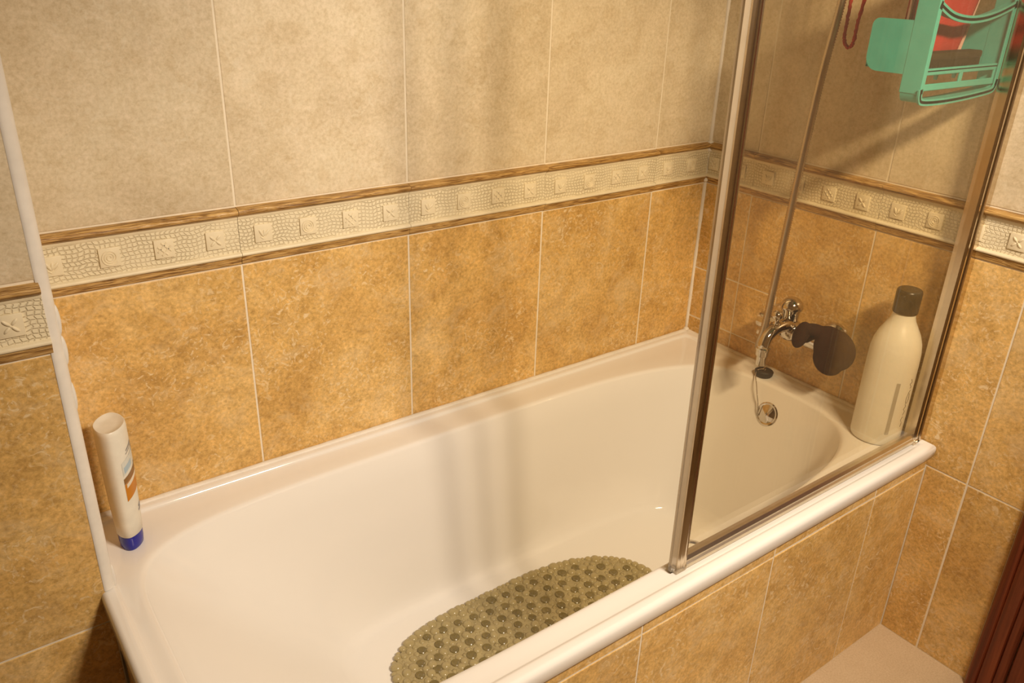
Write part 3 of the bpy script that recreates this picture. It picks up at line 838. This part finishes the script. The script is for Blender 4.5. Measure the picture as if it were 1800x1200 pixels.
def lab(name, col, t0, t1, zs, off=.0004, skew=0):
    """a print on the right-hand side; t in degrees round the section"""
    def dims(z):
        for (a0, b0, z0), (a1, b1, z1) in zip(sec, sec[1:]):
            if z0 <= z <= z1:
                f = (z - z0) / max(1e-9, z1 - z0); return a0 + (a1 - a0) * f, b0 + (b1 - b0) * f
    rows = []
    for z in zs:
        row = []
        for k in range(13):
            t = rad(t0 + (t1 - t0) * k / 12); zz = z + skew * (k / 12)
            a, b = dims(zz); c, s = cos(t), sin(t)
            q = (abs(c) ** 1.75 + abs(s) ** 1.75) ** (-1 / 1.75)
            row.append(((b + off) * c * q, (a + off) * s * q, zz))
        rows.append(row)
    bm = B(); loft(bm, rows, closed=False)
    return link(name, mesh_of(bm, name, True), plain(name + '_ink', col, .4), lt)
o = lab('label', (.56, .21, .012), -66, 30, (.098, .11, .12, .13), .0004, .018); o['label'] = 'orange label panel'
lab('label_band', (.26, .13, .04), -66, 30, (.1305, .136, .141), .0005, .018)
lab('label_strip', (.74, .68, .56), -58, 30, (.1225, .130), .0007, .018)
lab('label_print', (.66, .67, .63), -64, 22, (.146, .158, .170), .0005, .016)
lab('label_print', (.40, .52, .62), -58, -20, (.150, .156, .161), .0006, .008)
lab('label_text', (.25, .24, .24), -36, 10, (.186, .1885), .0005, .010)
lab('label_text', (.25, .24, .24), -40, 10, (.181, .1825), .0005, .010)
lab('size_text', (.12, .12, .17), -20, 8, (.066, .069), .0005, .006)
lab('size_text', (.12, .12, .17), -18, 10, (.073, .076), .0005, .006)

# ================================================================== turquoise caddy on the screen
cd = empty('shower_caddy', (-.170, -.655, 1.205)); tag(cd, 'turquoise plastic shower caddy hanging inside the glass screen', 'caddy')
M_TEAL = plain('turquoise_plastic', (.085, .47, .44), .35, 0, .45)
CW, CY = .125, .0                                     # half width; local y grows away from the glass
def rl_box(x0, x1, y0, y1, z0, z1, b=.002): 
    bm = B(); add_box(bm, x0, x1, y0, y1, z0, z1, b, 2); return bm
for s in (-1, 1):
    bm = B()
    o_ = [(s * CW, .002), (s * CW, .034)]
    add_box(bm, s * CW - .0022, s * CW + .0022, .0, .036, .022, .688, .0012, 2)      # web
    add_box(bm, min(s * CW, s * (CW - .008)), max(s * CW, s * (CW - .008)), .0, .0035, .022, .688, .001, 1)  # flange at the glass
    link('side_rail', mesh_of(bm, 'side_rail'), M_TEAL, cd)
# hooks over the screen top
for s in (-1, 1):
    bm = B(); add_tube(bm, smooth_path([(s * CW, .012, .675), (s * CW, .010, .700), (s * CW, -.006, .712), (s * CW, -.026, .706), (s * CW, -.030, .675)], 5), .004, 8)
    link('hook', mesh_of(bm, 'hook', True), M_TEAL, cd)
# lower loop bar
bm = B()
def bar(path, y0, y1, h):
    lo = []; P_ = [Vector(p) for p in path]
    for i, p in enumerate(P_):
        t = (P_[min(i + 1, len(P_) - 1)] - P_[max(i - 1, 0)]).normalized(); n = Vector((-t.z, 0, t.x))
        a, b = p - n * h, p + n * h
        lo.append([(a.x, y0, a.z), (a.x, y1, a.z), (b.x, y1, b.z), (b.x, y0, b.z)])
    loft(bm, lo, True, True)
pth = smooth_path([(-CW, 0, .030), (-CW + .003, 0, .016), (-CW + .014, 0, .0095), (-.06, 0, .0075), (0, 0, .0085), (.06, 0, .0115), (CW - .016, 0, .0155), (CW - .004, 0, .021), (CW, 0, .034)], 6)
bar(pth, .0, .034, .0022); bar([p + Vector((0, 0, .0)) for p in pth], .0, .003, .0052)
link('lower_bar', mesh_of(bm, 'lower_bar', True, 40), M_TEAL, cd)
bm = B(); bar(smooth_path([(-CW, 0, .156), (-.08, 0, .140), (-.03, 0, .1335), (.02, 0, .1345), (.07, 0, .142), (CW, 0, .156)], 6), .0, .018, .0022)
bar(smooth_path([(-CW, 0, .156), (-.08, 0, .140), (-.03, 0, .1335), (.02, 0, .1345), (.07, 0, .142), (CW, 0, .156)], 6), .0, .003, .0058)
link('cross_bar', mesh_of(bm, 'cross_bar', True, 40), M_TEAL, cd)
bm = B(); bar(smooth_path([(-CW, 0, .40), (-.03, 0, .385), (.03, 0, .385), (CW, 0, .40)], 6), .0, .012, .005)
link('cross_bar', mesh_of(bm, 'cross_bar', True, 40), M_TEAL, cd)
# slotted front of the shelf: two rails, three stiles
bm = B()
add_box(bm, -CW, CW, .004, .008, .050, .0605, .001, 1); add_box(bm, -CW, CW, .004, .008, .026, .0365, .001, 1)
for a, b in ((-CW, -CW + .010), (-.004, .006), (CW - .012, CW)): add_box(bm, a, b, .0042, .0078, .030, .056, .001, 1)
link('slotted_front', mesh_of(bm, 'slotted_front'), M_TEAL, cd)
# basket: floor, sides and far wall with round lower corners
DEP = .105
bm = B()
add_box(bm, -CW, CW, .004, DEP, .0545, .0585, .001, 1)
link('shelf', mesh_of(bm, 'shelf'), M_TEAL, cd)
for s in (-1, 1):
    bm = B()
    side = [(.034, .131)] + [(DEP - .012 + .012 * cos(rad(a)), .119 + .012 * sin(rad(a))) for a in range(90, -1, -15)] + [(DEP - .022 + .022 * cos(rad(a)), .072 + .022 * sin(rad(a))) for a in range(0, -91, -15)] + [(.034, .050)]
    loft(bm, [[(s * CW - .0018, y, z) for y, z in side], [(s * CW + .0018, y, z) for y, z in side]], True, True)
    link('basket_side', mesh_of(bm, 'basket_side'), M_TEAL, cd)
bm = B(); add_box(bm, -CW, CW, DEP - .004, DEP, .0545, .095, .001, 1); link('basket_back', mesh_of(bm, 'basket_back'), M_TEAL, cd)
for hx in (-.070, -.020, .040):
    bm = B(); v = [(hx - .007, DEP - .072, .056), (hx + .007, DEP - .072, .056), (hx, DEP - .072, .036)]
    loft(bm, [v, [(a, b + .006, c) for a, b, c in v]], True, True); link('small_hook', mesh_of(bm, 'small_hook'), M_TEAL, cd)

# things in the caddy
bm = B()
rnd = random.Random(2)
g = []
NX, NZ = 14, 18
for side in (0, 1):
    rows = []
    for j in range(NZ + 1):
        v = j / NZ; row = []
        for i in range(NX + 1):
            u = i / NX
            x = -.286 + .008 * v + u * (.178 + .052 * v) ; z = 1.2665 + .185 * v
            edge = min(u, 1 - u, v, 1 - v); th = .010 * min(1, edge * 6) ** .5 + .0015
            wv = .004 * sin(9 * u + 3 * v) * (1 - .3 * v)
            row.append((x, -.600 + wv + (th if side else -th), z))
        rows.append(row)
    g.append([[bm.verts.new(p) for p in r] for r in rows])
for side in (0, 1):
    for j in range(NZ):
        for i in range(NX): bm.faces.new((g[side][j][i], g[side][j][i + 1], g[side][j + 1][i + 1], g[side][j + 1][i]))
bd = [(0, i) for i in range(NX)] + [(j, NX) for j in range(NZ)] + [(NZ, i) for i in range(NX, 0, -1)] + [(j, 0) for j in range(NZ, 0, -1)]
for a, b in zip(bd, bd[1:] + bd[:1]):
    bm.faces.new((g[0][a[0]][a[1]], g[0][b[0]][b[1]], g[1][b[0]][b[1]], g[1][a[0]][a[1]]))
mt_ = empty('wash_mitt', (-.2, -.60, 1.2665)); tag(mt_, 'red towelling wash mitt with pale edging standing in the caddy', 'wash mitt')
mo = link('mitt', mesh_of(bm, 'mitt', True), plain('red_towel', (.46, .035, .035), .9, 0, .15, (350, .7, .002)), mt_); mo.location = (.2, .60, -1.2665)
bm = B()
add_tube(bm, smooth_path([(-.286 + .178 + .0015 + .052 * v + .008 * v, -.602, 1.2665 + .185 * v) for v in [k / 8 for k in range(9)]], 5), .0036, 8)
add_tube(bm, smooth_path([(-.288 + .008 * v, -.602, 1.2665 + .185 * v) for v in [k / 8 for k in range(9)]], 5), .0030, 8)
eo = link('edging', mesh_of(bm, 'edging', True), plain('pale_edging', (.62, .40, .36), .9, 0, .1, (300, .8, .002)), mt_); eo.location = (.2, .60, -1.2665)

sb = empty('nail_brush', (-.205, -.628, 1.2640)); tag(sb, 'dark brown brush lying across the caddy shelf in front of the mitt', 'brush')
bm = B(); add_box(bm, -.082, .112, -.013, .013, .0115, .0235, .003, 2); link('brush_back', mesh_of(bm, 'brush_back', True, 40), plain('brush_wood', (.040, .028, .012), .8, 0, .15, (120, .5, .002)), sb)
bm = B()
for i in range(34):
    for j in range(4):
        x = -.077 + i * .0056; y = -.0098 + j * .0065
        add_tube(bm, [(x, y, .0130), (x + rnd.uniform(-.001, .001), y + rnd.uniform(-.001, .001), .0002)], [.0028, .0024], 5)
bo = link('bristles', mesh_of(bm, 'bristles'), plain('bristle_dark', (.022, .016, .006), .9, 0, .1), sb); bo['kind'] = 'stuff'
bm = B(); add_ell(bm, (0, 0, .010), (.024, .010, .010), None, 24, 14)
tag(link('soap_bar', mesh_of(bm, 'soap_bar', True), plain('pink_soap', (.62, .22, .21), .4, 0, .4), None, (-.262, -.577, 1.2637)), 'pink oval soap bar behind the brush in the caddy', 'soap')
